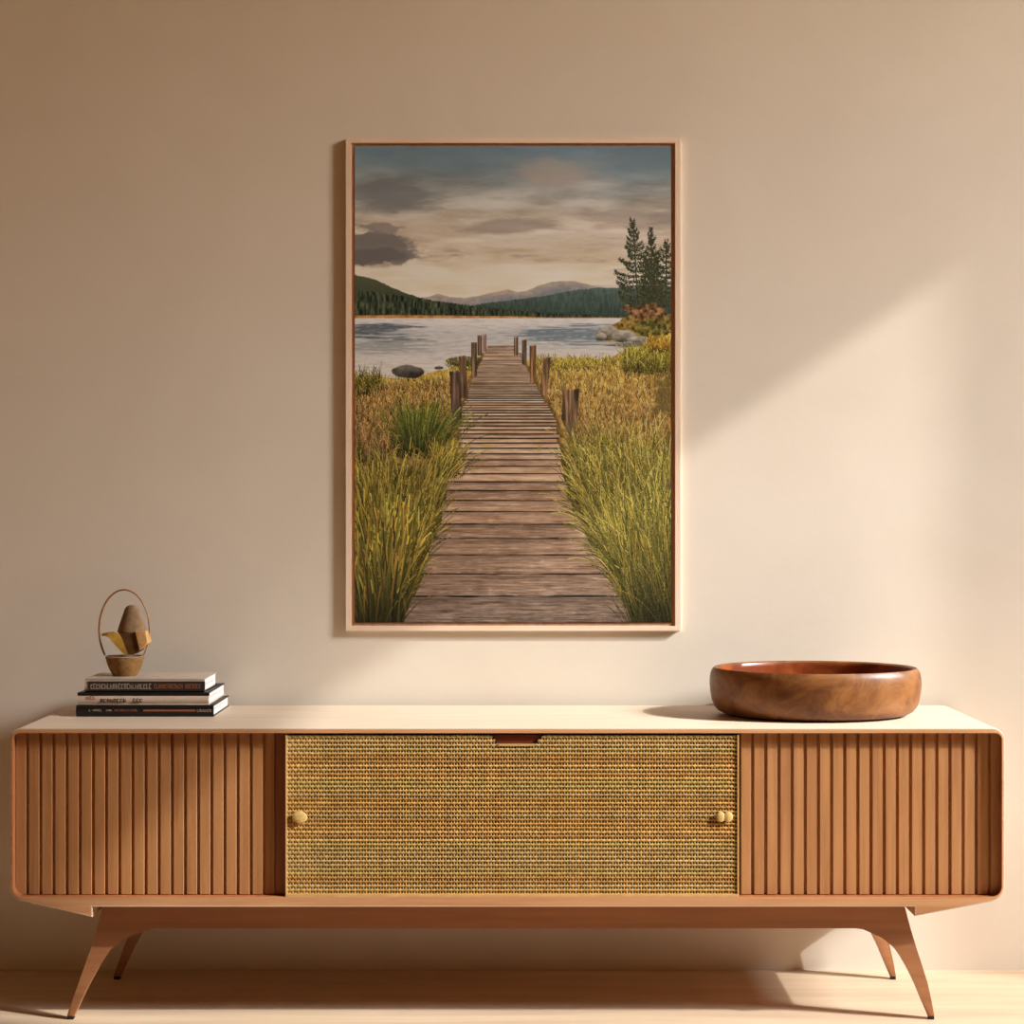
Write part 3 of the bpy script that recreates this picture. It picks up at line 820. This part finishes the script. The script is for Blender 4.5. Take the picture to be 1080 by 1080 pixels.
# posts
pv = fbm(1.6, 26, 540, 4)
def post(pts, base):
    mk = polymask(pts); x0_ = min(p[0] for p in pts); x1_ = max(p[0] for p in pts); yt = min(p[1] for p in pts)
    sh_ = ramp((XX - x0_) / (x1_ - x0_), [(0, (.62, .62, .62)), (.35, (1.1, 1.1, 1.1)), (.75, (.9, .9, .9)), (1, (.55, .55, .55))])
    col = np.array(base, float) * np.array([1.12, 1.03, .94]) * sh_ * (1 + 1.5 * pv)[..., None]
    col = col * (1 + .35 * sm(2.6, 0, YY - yt))[..., None]
    blend(mk, np.clip(col, 8, 220))
post([(509.5, 352), (513, 352), (513, 371), (509.5, 371)], (92, 80, 70)); post([(503.5, 353.5), (508.5, 353.5), (508.5, 375), (503.5, 375)], (88, 76, 66))
post([(542, 355), (546.3, 355), (546.3, 375), (542, 375)], (86, 74, 64)); post([(550.3, 358.5), (555.3, 358), (555.3, 386), (550.3, 384)], (90, 78, 66))
post([(496.8, 361), (503, 361), (503, 397), (497, 397)], (84, 72, 62)); post([(558.3, 364.5), (565.3, 364), (565.3, 405), (559, 403)], (98, 78, 58))
post([(484, 375.5), (491.5, 375), (493.5, 420), (486, 420)], (78, 66, 56)); post([(572.5, 377), (581, 377), (577, 418), (569.5, 416)], (98, 82, 66))
post([(474, 391.5), (485.5, 391), (487.5, 446), (477, 450)], (74, 64, 56)); post([(593.5, 411), (611, 410), (608, 462), (603, 466), (592, 442)], (88, 76, 62))

# tall grass left
DGr = [(70, 84, 30), (84, 96, 36), (58, 70, 26), (98, 104, 40)]
LG = [(134, 124, 44), (160, 138, 52), (108, 104, 36), (88, 92, 32), (176, 148, 60), (70, 74, 26), (150, 112, 46)]
blend(.9 * sm(1.1, .5, ell(440, 455, 30, 24) + .8 * gn2), (62, 62, 26))
blades(520, lambda r: 440 + 14 * r.normal(), lambda r: 470 + 14 * r.random(), lambda r, x: (x - 440) * .9 + r.normal() * 4, lambda r: 24 + 34 * r.random(), lambda r: r.normal() * 1.2, .9, DGr, (150, 146, 66), 21)
blades(260, lambda r: 374 + 40 * r.random(), lambda r: 470 + 25 * r.random(), lambda r, x: r.normal() * 7, lambda r: 16 + 24 * r.random(), lambda r: r.normal(), .9, RD + DGr[:1], (170, 130, 80), 22)
blades(300, lambda r: 470 + 7 * r.normal(), lambda r: 494 + 12 * r.random(), lambda r, x: (x - 468) * 1.1 + r.normal() * 4, lambda r: 14 + 28 * r.random(), lambda r: r.normal(), .9, LG, (190, 160, 86), 23)
lm = sm(0, 14, YY - ridge([(374, 505), (395, 490), (430, 486), (455, 492), (466, 520), (460, 560), (440, 610), (424, 657), (710, 900)]) - 5 * gn2)
blend(.92 * lm * (XX < le + 2), np.clip(C(40, 38, 15) + 70 * gn[..., None] * C(1, .95, .5), 10, 140))
blades(1500, lambda r: 374 + 84 * r.random() ** .9, lambda r: 540 + 130 * r.random(), lambda r, x: (x - 416) * .5 + r.normal() * 11, lambda r: 34 + 60 * r.random(), lambda r: r.normal() * 3, 1.0, LG, (206, 176, 92), 24, 'L')
blades(500, lambda r: 374 + 52 * r.random(), lambda r: 620 + 60 * r.random(), lambda r, x: (x - 402) * .6 + r.normal() * 12, lambda r: 50 + 70 * r.random(), lambda r: r.normal() * 4, 1.1, LG, (196, 168, 80), 25, 'L')
# tall grass right
rm = sm(0, 14, YY - ridge([(374, 900), (584, 640), (588, 500), (600, 470), (640, 456), (680, 462), (710, 480)]) - 5 * gn2)
blend(.9 * rm * (XX > re - 2), np.clip(C(48, 45, 18) + 80 * gn[..., None] * C(1, .95, .5), 10, 150))
RG = [(150, 138, 54), (172, 152, 66), (120, 118, 42), (98, 102, 36), (186, 158, 76), (84, 86, 32), (140, 120, 48)]
blades(800, lambda r: 606 + 100 * r.random(), lambda r: 495 + 45 * r.random(), lambda r, x: -8 + (x - 640) * .12 + r.normal() * 10, lambda r: 24 + 44 * r.random(), lambda r: r.normal() * 2, .9, RG, (216, 188, 116), 31, 'R')
blades(1300, lambda r: 618 + 92 * r.random(), lambda r: 530 + 90 * r.random(), lambda r, x: -16 + (x - 660) * .25 + r.normal() * 13, lambda r: 30 + 58 * r.random(), lambda r: -2 + r.normal() * 3, 1.0, RG, (216, 190, 112), 32, 'R')
blades(900, lambda r: 655 + 56 * r.random(), lambda r: 590 + 85 * r.random(), lambda r, x: -16 + (x - 685) * .3 + r.normal() * 12, lambda r: 40 + 62 * r.random(), lambda r: -3 + r.normal() * 3, 1.0, RG[2:], (190, 166, 80), 33, 'R')

v = np.clip(img, 0, 255) / 255.0
v = np.where(v <= 0.04045, v / 12.92, ((v + 0.055) / 1.055) ** 2.4)
v = v * 1.75
v = np.where(v > 0.5, 0.5 + 0.42 * (1 - np.exp(-(v - 0.5) / 0.42)), v)      # inks of the print, highlights held below paper white
yC = yP + 0.003                              # canvas face sits just inside the frame
dC = yC - CAM.y; kc = dC / F
gx = (xs - 540) * kc; gz = CAM.z - (ys - 540) * kc
GX, GZ = np.meshgrid(gx, gz)
bl = wloc(pic)
co = np.stack([GX - bl.x, np.full_like(GX, yC) - bl.y, GZ - bl.z], -1).reshape(-1, 3).astype(np.float32)
idx = np.arange(Hp * Wp).reshape(Hp, Wp)
quads = np.stack([idx[:-1, :-1], idx[1:, :-1], idx[1:, 1:], idx[:-1, 1:]], -1).reshape(-1, 4).astype(np.int32)
me = bpy.data.meshes.new('canvas')
me.vertices.add(len(co)); me.vertices.foreach_set('co', co.ravel())
nq = len(quads)
me.loops.add(nq * 4); me.loops.foreach_set('vertex_index', quads.ravel())
me.polygons.add(nq); me.polygons.foreach_set('loop_start', np.arange(0, nq * 4, 4, dtype=np.int32))
me.update(calc_edges=True)
at_ = me.color_attributes.new('print', 'FLOAT_COLOR', 'POINT')
at_.data.foreach_set('color', np.concatenate([v.reshape(-1, 3), np.ones((Hp * Wp, 1))], 1).astype(np.float32).ravel())
me.materials.append(M['print'])
cv = bpy.data.objects.new('canvas', me); COL.objects.link(cv); cv.parent = pic
cv['label'] = 'canvas print showing a jetty, lake, hills and tall grass'
bm = bmesh.new(); box(bm, gx[0], gx[-1], yC + 0.0006, yP + 0.0055, gz[-1], gz[0]); obj('stretcher', bm, M['umber'], pic)

# ------------------------------------------------------------------ light
sd = Vector((-3.0, 1.0, -2.04)).normalized()
sl = bpy.data.lights.new('sun', 'SUN'); sl.energy = 3.8; sl.angle = math.radians(0.6); sl.color = (1.0, 1.0, 0.95)
so = bpy.data.objects.new('sun', sl); COL.objects.link(so)
so.rotation_euler = sd.to_track_quat('-Z', 'Y').to_euler(); so.location = (5, -3, 4)
w = bpy.data.worlds.new('sky'); scene.world = w; w.use_nodes = True
# hazy afternoon sky: even overall, brighter round the sun
wt_ = w.node_tree; bg = wt_.nodes['Background']
SKY_BASE, SKY_GLOW, SKY_POW = 37.0, 156.0, 36.0
tc = N(wt_, 'ShaderNodeTexCoord')
vd = N(wt_, 'ShaderNodeVectorMath', operation='DOT_PRODUCT'); vd.inputs[1].default_value = tuple(-sd)
wt_.links.new(tc.outputs['Generated'], vd.inputs[0])
mx = N(wt_, 'ShaderNodeMath', operation='MAXIMUM'); mx.inputs[1].default_value = 0.0
pw_ = N(wt_, 'ShaderNodeMath', operation='POWER'); pw_.inputs[1].default_value = SKY_POW
mixc = N(wt_, 'ShaderNodeMix', data_type='RGBA', clamp_factor=True, clamp_result=False)
base_c = Vector((1.0, 0.75, 0.40)) * SKY_BASE; glow_c = base_c + Vector((0.88, 1.0, 1.14)) * SKY_GLOW
mixc.inputs[6].default_value = (*base_c, 1); mixc.inputs[7].default_value = (*glow_c, 1)
wt_.links.new(vd.outputs['Value'], mx.inputs[0]); wt_.links.new(mx.outputs[0], pw_.inputs[0]); wt_.links.new(pw_.outputs[0], mixc.inputs[0])
wt_.links.new(mixc.outputs[2], bg.inputs['Color']); bg.inputs['Strength'].default_value = 1.0
pl = bpy.data.lights.new('window_portal', 'AREA'); pl.shape = 'RECTANGLE'; pl.size = WZ1 - WZ0; pl.size_y = WY1 - WY0; pl.cycles.is_portal = True
po = bpy.data.objects.new('window_portal', pl); COL.objects.link(po); po.location = (XR + T + 0.01, (WY0 + WY1) / 2, (WZ0 + WZ1) / 2); po.rotation_euler = (0, math.radians(90), 0)

# ------------------------------------------------------------------ camera and colour
cd = bpy.data.cameras.new('camera'); cd.sensor_width = 36; cd.lens = F / 1080 * 36
co_ = bpy.data.objects.new('camera', cd); COL.objects.link(co_)
co_.location = CAM; co_.rotation_euler = (math.radians(90), 0, 0)
scene.camera = co_
vs = scene.view_settings
vs.view_transform = 'Standard'; vs.look = 'None'; vs.gamma = 1; vs.use_curve_mapping = False; vs.exposure = 0.0
